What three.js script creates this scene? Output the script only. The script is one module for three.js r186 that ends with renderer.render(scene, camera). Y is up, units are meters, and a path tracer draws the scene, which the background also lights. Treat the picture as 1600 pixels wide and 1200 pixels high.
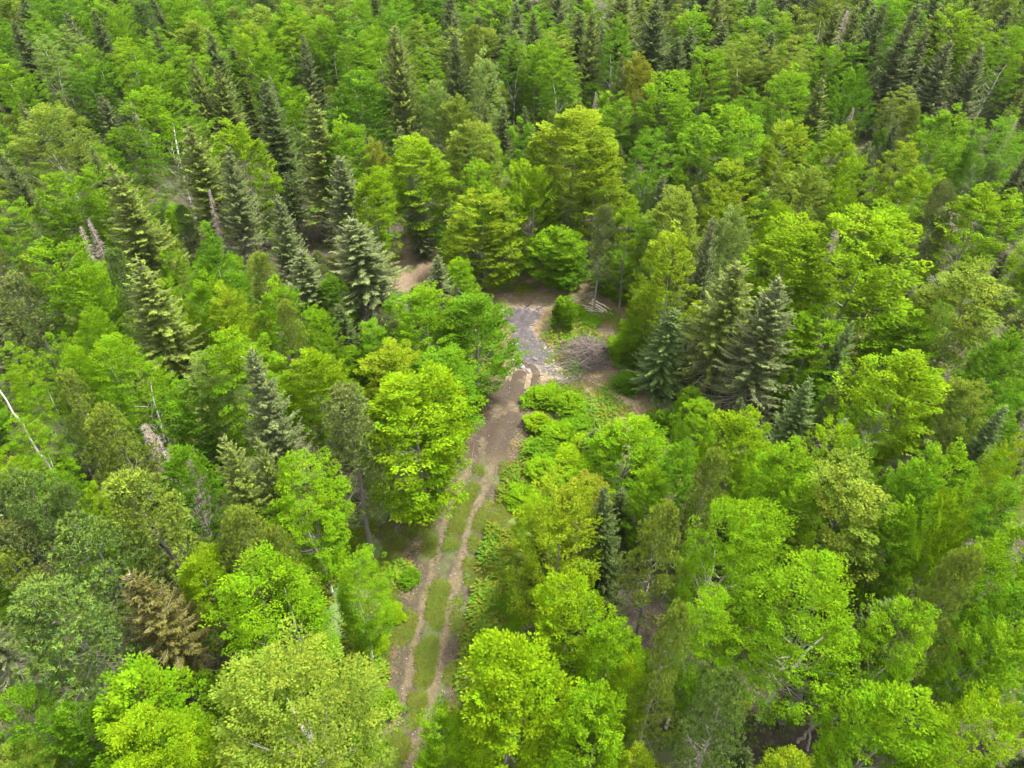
import * as THREE from 'three';
import { mergeGeometries } from 'three/addons/utils/BufferGeometryUtils.js';

// ---------------------------------------------------------------- camera, sky, sun, exposure
const scene = new THREE.Scene();
const CAM_H = 38, PITCH = 41.5 * Math.PI / 180, F = 1111;
const camera = new THREE.PerspectiveCamera(2 * Math.atan(600 / F) * 180 / Math.PI, 4 / 3, 0.5, 2500);
camera.position.set(0, CAM_H, 0);
camera.lookAt(0, CAM_H - Math.sin(PITCH), -Math.cos(PITCH));
scene.add(camera);

const SUN = new THREE.Vector3(0.42, 0.86, -0.12).normalize();
{ // bright, even overcast: brighter overhead, a broad glow where the sun stands behind the cloud
  const W = 256, H = 128, d = new Float32Array(W * H * 4), v = new THREE.Vector3();
  for (let y = 0; y < H; y++) for (let x = 0; x < W; x++) {
    const el = ((y + .5) / H - .5) * Math.PI, az = ((x + .5) / W - .5) * 2 * Math.PI;
    v.set(Math.cos(el) * Math.cos(az), Math.sin(el), Math.cos(el) * Math.sin(az));
    const up = Math.max(0, v.y), g = Math.max(0, v.dot(SUN));
    const n = .05 * (Math.sin(az * 3 + el * 5) + Math.sin(az * 7 - el * 9 + 1) * .6) * up;
    const b = el < 0 ? .2 : (.36 + .5 * up + n) + .5 * Math.pow(g, 5);
    const i = (y * W + x) * 4;
    d[i] = b; d[i + 1] = b; d[i + 2] = b * 1.0; d[i + 3] = 1;
  }
  const sky = new THREE.DataTexture(d, W, H, THREE.RGBAFormat, THREE.FloatType);
  sky.mapping = THREE.EquirectangularReflectionMapping; sky.magFilter = THREE.LinearFilter; sky.needsUpdate = true;
  scene.background = sky; scene.environment = sky;
}
const sun = new THREE.DirectionalLight(new THREE.Color(1, .96, .88), 3.4);
sun.position.set(10, 0, -60).addScaledVector(SUN, 200); sun.target.position.set(10, 0, -60);
sun.castShadow = true; sun.shadow.radius = 20; sun.shadow.mapSize.set(4096, 4096);
Object.assign(sun.shadow.camera, { left: -130, right: 130, top: 130, bottom: -130, near: 10, far: 420 });
scene.add(sun, sun.target);
scene.fog = new THREE.FogExp2(new THREE.Color(.74, .82, .84), 0.00006);
const renderer = new THREE.WebGLRenderer({ antialias: true });
renderer.setSize(1024, 768);
renderer.toneMapping = THREE.LinearToneMapping; renderer.toneMappingExposure = 3.6;
renderer.shadowMap.enabled = true; renderer.shadowMap.type = THREE.PCFSoftShadowMap;

// ---------------------------------------------------------------- helpers
function rng(seed) { let a = seed >>> 0; return () => { a = (a + 0x6D2B79F5) | 0; let t = Math.imul(a ^ (a >>> 15), 1 | a); t = (t + Math.imul(t ^ (t >>> 7), 61 | t)) ^ t; return ((t ^ (t >>> 14)) >>> 0) / 4294967296; }; }
const hash = (x, y, s = 0) => { let h = Math.imul(x | 0, 374761393) + Math.imul(y | 0, 668265263) + Math.imul(s | 0, 974634777); h = Math.imul(h ^ (h >>> 13), 1274126177); return ((h ^ (h >>> 16)) >>> 0) / 4294967296; };
function noise(x, y, s = 0) { const i = Math.floor(x), j = Math.floor(y), u = x - i, v = y - j, a = u * u * (3 - 2 * u), b = v * v * (3 - 2 * v); const L = (p, q, t) => p + (q - p) * t; return L(L(hash(i, j, s), hash(i + 1, j, s), a), L(hash(i, j + 1, s), hash(i + 1, j + 1, s), a), b); }
const fbm = (x, y, s = 0, o = 4) => { let r = 0, a = .5, t = 0; for (let k = 0; k < o; k++) { r += a * noise(x, y, s + k * 17); t += a; a *= .5; x *= 2.03; y *= 2.03; } return r / t; };
const clamp = (v, a = 0, b = 1) => Math.min(b, Math.max(a, v)), sm = (a, b, v) => { const t = clamp((v - a) / (b - a)); return t * t * (3 - 2 * t); }, mix = (a, b, t) => a + (b - a) * t;
const V = (x, y, z) => new THREE.Vector3(x, y, z);
const relief = (x, z) => (fbm(x / 9 + 50, z / 9 + 50, 3, 2) - .5) * .35;          // gentle lie of the land, metres
// where the sight line through a photo pixel (1600 x 1200) meets the height y
function ground(px, py, y = 0) {
  const u = (px - 800) / F, v = (py - 600) / F, s = Math.sin(PITCH), c = Math.cos(PITCH), z = (CAM_H - y) / (s + v * c);
  return { x: u * z, z: -z * (c - v * s), depth: z };
}
function toPixel(x, y, z) { const s = Math.sin(PITCH), c = Math.cos(PITCH), dy = y - CAM_H, dep = -z * c - dy * s, up = -z * s + dy * c; return [800 + F * x / dep, 600 - F * up / dep, dep]; }
const counts = {};
const numbered = (name) => { const n = counts[name] = (counts[name] ?? -1) + 1; return n ? name + '_' + String(n).padStart(3, '0') : name; };
function tag(o, label, category, group, kind) { if (label) o.userData.label = label; if (category) o.userData.category = category; if (group) o.userData.group = group; if (kind) o.userData.kind = kind; return o; }
function mesh(name, geo, mat, parent) { const m = new THREE.Mesh(geo, mat); m.name = parent ? name : numbered(name); m.castShadow = m.receiveShadow = true; (parent ?? scene).add(m); return m; }
const LIN = (r, g, b) => new THREE.Color().setRGB(r, g, b);

// collects thin faces and tapered rods with a colour at each corner
class Bag {
  constructor() { this.p = []; this.c = []; this.i = []; }
  v(x, y, z, c) { this.p.push(x, y, z); this.c.push(c[0], c[1], c[2]); return this.p.length / 3 - 1; }
  // a folded four-cornered leaf: from b along unit d, face normal n
  leaf(b, d, n, len, wid, c, fold = .25) {
    const sx = d.y * n.z - d.z * n.y, sy = d.z * n.x - d.x * n.z, sz = d.x * n.y - d.y * n.x, h = wid * .5, f = fold * wid, m = len * .45;
    const mx = b.x + d.x * m, my = b.y + d.y * m, mz = b.z + d.z * m;
    const A = this.v(b.x, b.y, b.z, c), R = this.v(mx + sx * h + n.x * f, my + sy * h + n.y * f, mz + sz * h + n.z * f, c);
    const T = this.v(b.x + d.x * len, b.y + d.y * len, b.z + d.z * len, c), L = this.v(mx - sx * h + n.x * f, my - sy * h + n.y * f, mz - sz * h + n.z * f, c);
    this.i.push(A, R, T, A, T, L);
  }
  rod(a, b, r0, r1, c, sides = 3) {
    const d = b.clone().sub(a).normalize(), s = Math.abs(d.y) < .9 ? V(0, 1, 0).cross(d).normalize() : V(1, 0, 0).cross(d).normalize(), t = d.clone().cross(s), k0 = this.p.length / 3;
    for (let e = 0; e < 2; e++) for (let k = 0; k < sides; k++) { const w = k / sides * 6.2832, q = e ? b : a, r = e ? r1 : r0, x = Math.cos(w) * r, y = Math.sin(w) * r; this.v(q.x + s.x * x + t.x * y, q.y + s.y * x + t.y * y, q.z + s.z * x + t.z * y, c); }
    for (let k = 0; k < sides; k++) { const n = (k + 1) % sides; this.i.push(k0 + k, k0 + n, k0 + sides + n, k0 + k, k0 + sides + n, k0 + sides + k); }
  }
  path(pts, r0, r1, c, sides = 3) { for (let k = 0; k < pts.length - 1; k++) this.rod(pts[k], pts[k + 1], mix(r0, r1, k / (pts.length - 1)), mix(r0, r1, (k + 1) / (pts.length - 1)), c, sides); }
  geo() { const g = new THREE.BufferGeometry(); g.setAttribute('position', new THREE.Float32BufferAttribute(this.p, 3)); g.setAttribute('color', new THREE.Float32BufferAttribute(this.c, 3)); g.setIndex(this.i); g.computeVertexNormals(); return g; }
}

// ---------------------------------------------------------------- bark and leaf colours (linear base colours)
const rough = (c, o = {}) => new THREE.MeshStandardMaterial({ color: c, roughness: .95, vertexColors: true, side: THREE.DoubleSide, ...o });
const leafy = (c, t = .4) => new THREE.MeshPhysicalMaterial({ color: c, roughness: .82, vertexColors: true, side: THREE.DoubleSide, transmission: t, thickness: 0, specularIntensity: .08, ior: 1.3 });
const barkGrey = rough(LIN(.20, .18, .16)), barkBrown = rough(LIN(.15, .115, .09)), twigGrey = rough(LIN(.25, .225, .20)), deadWood = rough(LIN(.40, .335, .30)), whiteBark = rough(LIN(.62, .60, .55));
const LEAF = {   // broad leaves
  bright: leafy(LIN(.148, .256, .004)), green: leafy(LIN(.120, .236, .004)), emerald: leafy(LIN(.092, .204, .006)), olive: leafy(LIN(.145, .210, .020)),
  gold: leafy(LIN(.172, .254, .008)), pale: leafy(LIN(.165, .245, .050)), rust: leafy(LIN(.185, .215, .014)),
};
const NEEDLE = {
  dark: leafy(LIN(.070, .108, .026), .15), olive: leafy(LIN(.122, .170, .028), .15), blue: leafy(LIN(.096, .158, .040), .15), grey: leafy(LIN(.112, .146, .050), .15), brown: leafy(LIN(.100, .096, .024), .15),
};
const TUFT = { olive: leafy(LIN(.140, .202, .028), .15), blue: leafy(LIN(.092, .158, .034), .15), grey: leafy(LIN(.108, .146, .044), .15), brown: leafy(LIN(.125, .116, .026), .15) };

// ---------------------------------------------------------------- tree shapes: each is built once at 12 m and then copied at its own size
const H0 = 12, R0 = 2.6;
function trunkGeo(h, r, lean, R, c = [1, 1, 1], marks = false) {
  const bag = new Bag(), n = marks ? 26 : 8; let p = V(0, -.25, 0); const a = R() * 6.28;
  for (let k = 0; k < n; k++) {
    const t = (k + 1) / n, q = V(Math.cos(a) * lean * t * t + (R() - .5) * .12, h * t, Math.sin(a) * lean * t * t + (R() - .5) * .12);
    if (marks) { q.x = Math.cos(a) * lean * t * t + Math.sin(k * .7) * .05; q.z = Math.sin(a) * lean * t * t; }
    const cc = marks && R() < .3 ? [.28, .26, .25] : c.map((v) => v * (.85 + R() * .3));
    bag.rod(p, q, r * Math.pow(1 - (k / n), .8) + .015 + (k ? 0 : r * .35), r * Math.pow(1 - t, .8) + .015, cc, 7); p = q;
  }
  return bag;
}
// broadleaf crown. o: bottom, tm (height of the widest place), sprays, per, leaf, up (spray rise), lobes, smooth
function broadleaf(seed, o) {
  const HT = o.h ?? H0, R = rng(seed), crown = new Bag(), wood = trunkGeo(HT * (o.marks ? .72 : .7), o.trunk ?? .15, o.lean ?? .3, R, [1, 1, 1], o.marks), yb = HT * o.bottom, span = HT - yb;
  const lobes = []; for (let k = 0; k < o.lobes; k++) { const v = Math.asin(mix(-.5, 1, R())), a = R() * 6.28; lobes.push([V(Math.cos(v) * Math.cos(a), Math.sin(v), Math.cos(v) * Math.sin(a)), .5 + R() * .7]); }
  const prof = (t) => { const q = t < o.tm ? (o.tm - t) / (o.tm * 1.12) : (t - o.tm) / (1 - o.tm); return Math.pow(Math.max(0, 1 - Math.pow(q, o.pow ?? 2)), o.tip ?? .55); };
  const n = V(), out = V(), c = V(), d = V(), b = V(), side = V(), nn = V();
  for (let k = 0; k < o.sprays; k++) {
    let t; do t = R(); while (R() > Math.max(.12, prof(t)) || (R() < (t < .25 ? .35 : 0)));
    const a = R() * 6.2832, pr = prof(t);
    n.set(Math.cos(a) * pr, (t - o.tm) * 1.5, Math.sin(a) * pr).normalize();
    let bump = 0; for (const [v, w] of lobes) { const g = n.dot(v); if (g > .6) bump = Math.max(bump, w * sm(.62, 1, g)); }
    const swell = mix(1, .62 + .62 * bump, 1 - (o.smooth ?? 0)), rr = (R() < .26 ? .3 + .5 * R() : Math.pow(mix(.5, 1, R()), .6) * (R() < .14 ? 1.08 + .16 * R() : 1)) * swell * R0 * pr;
    const ytop = yb + span * (t + (bump - .45) * .11 * (1 - (o.smooth ?? 0)) * sm(.3, .9, t));
    c.set(Math.cos(a) * rr, ytop, Math.sin(a) * rr); out.set(Math.cos(a), o.up + t * .5, Math.sin(a)).normalize();
    // a limb carries every sixth spray
    if (k % 6 === 0 && t < .55 && rr > .5) { const at = clamp(ytop - rr * (.75 + .4 * R()), HT * .12, HT * .8), mid = V(c.x * .55, mix(at, ytop, .4), c.z * .55); wood.path([V(0, at, 0), mid, V(c.x * .9, c.y - .15, c.z * .9)], .04, .008, o.marks ? [.42, .40, .38] : [.9, .9, .9], 3); }
    side.set(-Math.sin(a), (R() - .5) * .5, Math.cos(a)).normalize(); n.copy(out).cross(side).normalize(); if (n.y < 0) n.negate();
    const size = o.spray * (.5 + .95 * R() * R() + .25 * R()), tone = .74 + .5 * R(), hue = (R() - .5) * .34 + .12 * (t - .5), len = size * (o.long ?? 1);
    for (let m = 0; m < o.per; m++) {
      const w = R() * 6.2832, q = Math.sqrt(R()), ea = Math.cos(w) * q, eb = Math.sin(w) * q;
      b.copy(c).addScaledVector(out, ea * len).addScaledVector(side, eb * size).addScaledVector(n, (R() - .5) * size * .35 - q * q * size * .22);
      d.copy(out).multiplyScalar(.5 + ea).addScaledVector(side, eb * 1.1 + (R() - .5) * .8).addScaledVector(n, (R() - .65) * .7).normalize();
      nn.copy(n).addScaledVector(out, (R() - .5) * 1.0).addScaledVector(side, (R() - .5) * 1.0); nn.y += .25; nn.addScaledVector(d, -nn.dot(d)).normalize();
      const f = tone * (.72 + .56 * R()), yel = hue + (R() < .06 ? .12 : 0);
      crown.leaf(b, d, nn, o.leaf * (.55 + .8 * R()), o.leaf * (.5 + .3 * R()), [f * (1 + yel), f * (1 + yel * .3), f], .2);
    }
  }
  return { crown: crown.geo(), trunk: wood.geo(), h: HT };
}
// spruce and fir: whorls of drooping boughs with side shoots; o: narrow, sparse, droop, tip (new growth)
function spruce(seed, o) {
  const R = rng(seed), crown = new Bag(), wood = trunkGeo(H0 * .985, .14, .15, R), twigs = new Bag(), Rm = R0 * 1.02 * (o.narrow ?? 1), d = V(), s = V(), n = V(), b = V(), q = V();
  for (let y = H0 * o.bottom; y < H0 - .1; y += mix(.25, .17, y / H0) * (o.pack ?? 1)) {
    const t = y / H0, L0 = Rm * Math.pow(1 - t, .78) * (1.02 - .35 * sm(.25, 0, t)) + .12, nb = Math.round(mix(9, 6, t) + R() * 2), a0 = R() * 6.28;
    for (let k = 0; k < nb; k++) {
      if (R() < .1) continue; const yy = y + (R() - .5) * .6;
      const a = a0 + (k + R() * .7) / nb * 6.2832, L = L0 * (.45 + .65 * R()), el = mix(-.3, .6, Math.pow(t, 1.3)) * o.droop + (R() - .5) * .5, live = R() < sm(.05, .5, t + .18 - o.sparse * .3) ;
      const pts = []; for (let m = 0; m <= 4; m++) { const u = m / 4; pts.push(V(Math.cos(a) * L * u, yy + Math.sin(el) * L * u - .16 * L * Math.sin(u * 3.14) * o.droop + .1 * L * u * u, Math.sin(a) * L * u)); }
      twigs.path(pts, .022 + .008 * (1 - t), .006, [.8 + .4 * R(), .8 + .3 * R(), .8 + .3 * R()].map((v, i, w) => w[0] * (1 - i * .03)));
      if (!live && t < .6) for (let m = 0; m < 6; m++) { const u = .3 + .7 * R(), p = pts[Math.min(3, Math.floor(u * 4))], w = a + (R() - .5) * 2.4, l = L * .28 * R(); twigs.rod(p, V(p.x + Math.cos(w) * l, p.y - .1 * R(), p.z + Math.sin(w) * l), .009, .003, [.9, .87, .84]); }
      const step = live ? .052 : .2, tone = .62 + .66 * R();
      for (let u = live ? .12 : .45; u <= 1; u += step / L) {
        const i = Math.min(3, Math.floor(u * 4)), f = u * 4 - i; b.lerpVectors(pts[i], pts[i + 1], f);
        for (let e = -1; e <= 1; e++) {
          if (e === 0 && R() < .3) continue;
          const w = a + e * (.6 + .5 * R()), l = (e ? (.13 + .27 * (1 - u)) * (.5 + .8 * R()) * Math.min(1, .4 + L * .5) : .2);
          d.set(Math.cos(w), (e ? -.3 : .15) + (R() - .5) * 1.1, Math.sin(w)).normalize(); n.set((R() - .5) * 1.6, 1, (R() - .5) * 1.6); n.addScaledVector(d, -n.dot(d)).normalize();
          const tip = u > .7 ? o.tip : 0, g = tone * (.75 + .4 * R());
          crown.leaf(b, d, n, l, .05 + .025 * R(), [g * (1 + tip * 1.1), g * (1 + tip * .85), g * (1 + tip * .2)], .12);
          if (e && l > .2) { s.crossVectors(d, n); q.copy(b).addScaledVector(d, l * .45); for (const sg of [-1, 1]) { const dd = d.clone().addScaledVector(s, sg * .9); dd.y -= .15 * R(); dd.normalize(); crown.leaf(q, dd, n, l * .5, .045, [g * (1 + tip * .8), g * (1 + tip * .6), g], .1); } }
        }
      }
    }
  }
  for (let k = 0; k < 14; k++) { const a = R() * 6.28; d.set(Math.cos(a) * .5, .9, Math.sin(a) * .5).normalize(); n.set(-d.x, .4, -d.z).addScaledVector(d, 0); n.addScaledVector(d, -n.dot(d)).normalize(); crown.leaf(V(0, H0 - .5 + k * .03, 0), d, n, .25, .06, [1.1, 1.05, .9]); }
  return { crown: crown.geo(), trunk: wood.geo(), twigs: twigs.geo() };
}
// pine: rounded tufts of needles at the ends of rising boughs, bare grey twigs beneath; o: bottom, tm, boughs, tip
function pine(seed, o) {
  const R = rng(seed), crown = new Bag(), wood = trunkGeo(H0 * .95, .17, .5, R), twigs = new Bag(), d = V(), n = V(), b = V(), e = V();
  const prof = (t) => t < o.tm ? mix(.6, 1, t / o.tm) : Math.pow(Math.max(0, 1 - Math.pow((t - o.tm) / (1 - o.tm), 1.25)), .8);
  const yb = H0 * o.bottom;
  for (let k = 0; k < o.boughs; k++) {
    const t = Math.pow((k + R()) / o.boughs, .8), a = k * 2.39996 + R() * .8, L = R0 * (.16 + .84 * prof(t)) * (.6 + .5 * R()), y0 = yb + (H0 - yb) * t - L * .42, tone = .82 + .36 * R();
    const end = V(Math.cos(a) * L, yb + (H0 - yb) * t, Math.sin(a) * L), mid = V(end.x * .55, mix(y0, end.y, .35), end.z * .55), root = V(0, Math.max(.5, y0), 0);
    twigs.path([root, mid, end], .04, .01, [.8, .78, .76]);
    const nc = 2 + Math.floor(R() * 2.4);
    for (let m = 0; m < nc; m++) {
      const u = m === 0 ? 1 : .45 + .5 * R(); (u > .5 ? e.lerpVectors(mid, end, (u - .5) * 2) : e.copy(mid)); e.x += (R() - .5) * (m ? 1.0 : .15); e.z += (R() - .5) * (m ? 1.0 : .15); e.y += (R() - .3) * (m ? .45 : .1);
      if (m) twigs.rod(mid, e.clone(), .012, .006, [.9, .87, .84]);
      const cr = .36 + .26 * R(), ctone = tone * (.72 + .5 * R());
      for (let q = 0; q < 30; q++) {
        const w = R() * 6.2832, z = -.35 + 1.35 * R(), r = Math.sqrt(Math.max(0, 1 - z * z)) ; b.set(e.x + Math.cos(w) * r * cr, e.y + z * cr * .75, e.z + Math.sin(w) * r * cr);
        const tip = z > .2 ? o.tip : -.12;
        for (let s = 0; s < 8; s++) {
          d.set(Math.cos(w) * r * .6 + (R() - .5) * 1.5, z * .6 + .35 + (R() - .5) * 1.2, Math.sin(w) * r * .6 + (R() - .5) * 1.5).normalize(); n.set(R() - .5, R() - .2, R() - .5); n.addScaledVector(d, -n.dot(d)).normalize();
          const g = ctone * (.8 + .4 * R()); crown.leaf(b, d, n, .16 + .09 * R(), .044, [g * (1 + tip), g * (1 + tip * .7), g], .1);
        }
      }
    }
  }
  for (let k = 0; k < o.dead; k++) {   // bare lower boughs
    const y = H0 * mix(.12, o.bottom + .22, R()), a = R() * 6.28, L = R0 * (.35 + .55 * R()), p = V(Math.cos(a) * L * .5, y + (R() - .4) * .3, Math.sin(a) * L * .5), q = V(Math.cos(a + .2) * L, y - .25 + (R() - .4) * .5, Math.sin(a + .2) * L);
    twigs.path([V(0, y, 0), p, q], .026, .006, [1, .96, .93]);
    for (let m = 0; m < 7; m++) { const u = R(), s = p.clone().lerp(q, u), w = a + (R() - .5) * 2.6, l = .25 + .5 * R(); twigs.rod(s, V(s.x + Math.cos(w) * l, s.y + (R() - .6) * .3, s.z + Math.sin(w) * l), .009, .003, [1, .95, .92]); }
  }
  return { crown: crown.geo(), trunk: wood.geo(), twigs: twigs.geo() };
}
function deadSpruce(seed) {
  const R = rng(seed), wood = trunkGeo(H0 * .97, .13, .3, R), twigs = new Bag();
  for (let y = 1.2; y < H0 - .1; y += .15) for (let k = 0; k < 5; k++) {
    const t = y / H0, a = R() * 6.28, L = R0 * .72 * Math.pow(1 - t, .8) * (.45 + .65 * R()) + .1, p = V(Math.cos(a) * L * .5, y + .02 * L - .05, Math.sin(a) * L * .5), q = V(Math.cos(a + (R() - .5) * .4) * L, y - .25 * L + .2 * R(), Math.sin(a + (R() - .5) * .4) * L), c = [1 + (R() - .5) * .3, .97, .95];
    twigs.path([V(0, y, 0), p, q], .02, .006, c);
    for (let m = 0; m < 6; m++) { const s = p.clone().lerp(q, R() * 1.2 - .2), w = a + (R() - .5) * 2.6, l = .14 + .3 * R() * Math.min(1, L); twigs.rod(s, V(s.x + Math.cos(w) * l, s.y - .12 * R(), s.z + Math.sin(w) * l), .009, .004, c); }
  }
  return { trunk: wood.geo(), twigs: twigs.geo() };
}
const maple = (s, o = {}) => broadleaf(s, { bottom: .1, tm: .42, sprays: 300, per: 66, leaf: .165, spray: .46, up: .15, lobes: 11, ...o });
const SHAPES = {
  maple: [maple(11), maple(12, { tm: .5, lobes: 9 }), maple(13, { bottom: .06, tm: .34, lobes: 14 }), maple(14, { tm: .38, lobes: 8, sprays: 270 }), maple(15, { tm: .56, lobes: 6, lean: .8 }), maple(16, { tm: .3, lobes: 18, tip: .75, up: .4 }), maple(17, { tm: .45, lobes: 7, up: -.1, spray: .56, per: 90, sprays: 210 })],
  upright: [maple(21, { up: 1.1, long: 1.9, spray: .32, per: 64, sprays: 290, tm: .45, lobes: 12 }), maple(22, { up: 1.5, long: 2.1, spray: .3, per: 64, sprays: 290, tm: .5, lobes: 9 })],
  birch: [0, 1, 2, 3, 4].map((k) => broadleaf(31 + k, { bottom: .2, tm: [.5, .42, .56, .36, .48][k], sprays: [430, 400, 430, 380, 360][k], per: 58, leaf: .115, spray: [.36, .4, .34, .4, .44][k], up: [-.25, 0, -.4, .2, -.1][k], lobes: [9, 12, 7, 15, 6][k], smooth: [.45, .3, .5, .2, .1][k], pow: 2.2, marks: true, trunk: .13, lean: .9 })),
  cone: [broadleaf(41, { bottom: .08, tm: .16, sprays: 420, per: 44, leaf: .14, spray: .34, up: .1, lobes: 8, smooth: .6, pow: 1.25, tip: .8, marks: true, trunk: .12 })],
  spruce: [0, 1, 2, 3, 4].map((k) => spruce(51 + k, { bottom: [.14, .1, .16, .2, .12][k], narrow: [1, .85, 1.12, .95, 1.05][k], sparse: [.3, .6, .9, 1.1, .1][k], droop: [1, .8, 1.1, 1.25, .7][k], tip: [.18, .1, .2, .12, .25][k] })),
  fir: [0, 1].map((k) => spruce(61 + k, { bottom: .05, narrow: 1.1, sparse: -.3, droop: .55, tip: .12, pack: .8 })),
  pine: [0, 1, 2].map((k) => pine(71 + k, { bottom: [.34, .24, .4][k], tm: [.14, .1, .24][k], boughs: [40, 46, 36][k], tip: [.45, .35, .5][k], dead: [26, 18, 34][k] })),
  dead: [deadSpruce(81), deadSpruce(82)],
  shrub: [0, 1].map((k) => broadleaf(91 + k, { h: 4.4, bottom: .0, tm: .35, sprays: 150, per: 40, leaf: .34, spray: .62, up: .5, lobes: 9, trunk: .08, pow: 2 })),
};
const KIND = {   // letter in the list: [object name, category, shapes, leaves, bark, usual height]
  M: ['maple_tree', 'maple tree', 'maple', LEAF, barkGrey, 12], U: ['maple_tree', 'maple tree', 'upright', LEAF, barkGrey, 12], B: ['birch_tree', 'birch tree', 'birch', LEAF, whiteBark, 12.5], C: ['birch_tree', 'birch tree', 'cone', LEAF, whiteBark, 11],
  S: ['spruce_tree', 'spruce tree', 'spruce', NEEDLE, barkBrown, 14], F: ['fir_tree', 'fir tree', 'fir', NEEDLE, barkBrown, 9], P: ['pine_tree', 'pine tree', 'pine', TUFT, barkGrey, 12.5], D: ['dead_spruce', 'dead tree', 'dead', null, deadWood, 10], H: ['shrub', 'shrub', 'shrub', LEAF, barkBrown, 2],
};
// one tree of each shape and colour is built with its parts; every other is a copy of it
const made = {};
function plantTree(kind, colour, shape, [x, z], height, width, turn, label, group) {
  const [name, category, shapeName, leaves, bark] = KIND[kind], list = SHAPES[shapeName], few = Math.min(3, list.length), k = shape < 0 ? -shape : (shape % few + Math.max(0, Object.keys(leaves ?? {}).indexOf(colour)) * 2) % list.length, key = kind + colour + k, g = list[k];
  let t;
  if (made[key]) t = made[key].clone();
  else {
    t = new THREE.Group();
    mesh('trunk', g.trunk, bark, t);
    if (g.twigs) mesh('twigs', g.twigs, kind === 'D' ? deadWood : twigGrey, t).userData.kind = 'stuff';
    if (g.crown) mesh('crown', g.crown, leaves[colour] ?? Object.values(leaves)[0], t);
    made[key] = t;
  }
  t.name = numbered(name); t.position.set(x, relief(x, z), z); t.rotation.set((hash(x * 10, z * 10, 1) - .5) * .12, turn, (hash(x * 10, z * 10, 2) - .5) * .12);
  const nominal = 2 * (kind === 'S' || kind === 'F' || kind === 'D' ? R0 * .72 : R0);
  t.scale.set(width / nominal, height / (g.h ?? H0), width / nominal);
  t.userData = {}; tag(t, label, category, group); scene.add(t);
  return t;
}

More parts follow.
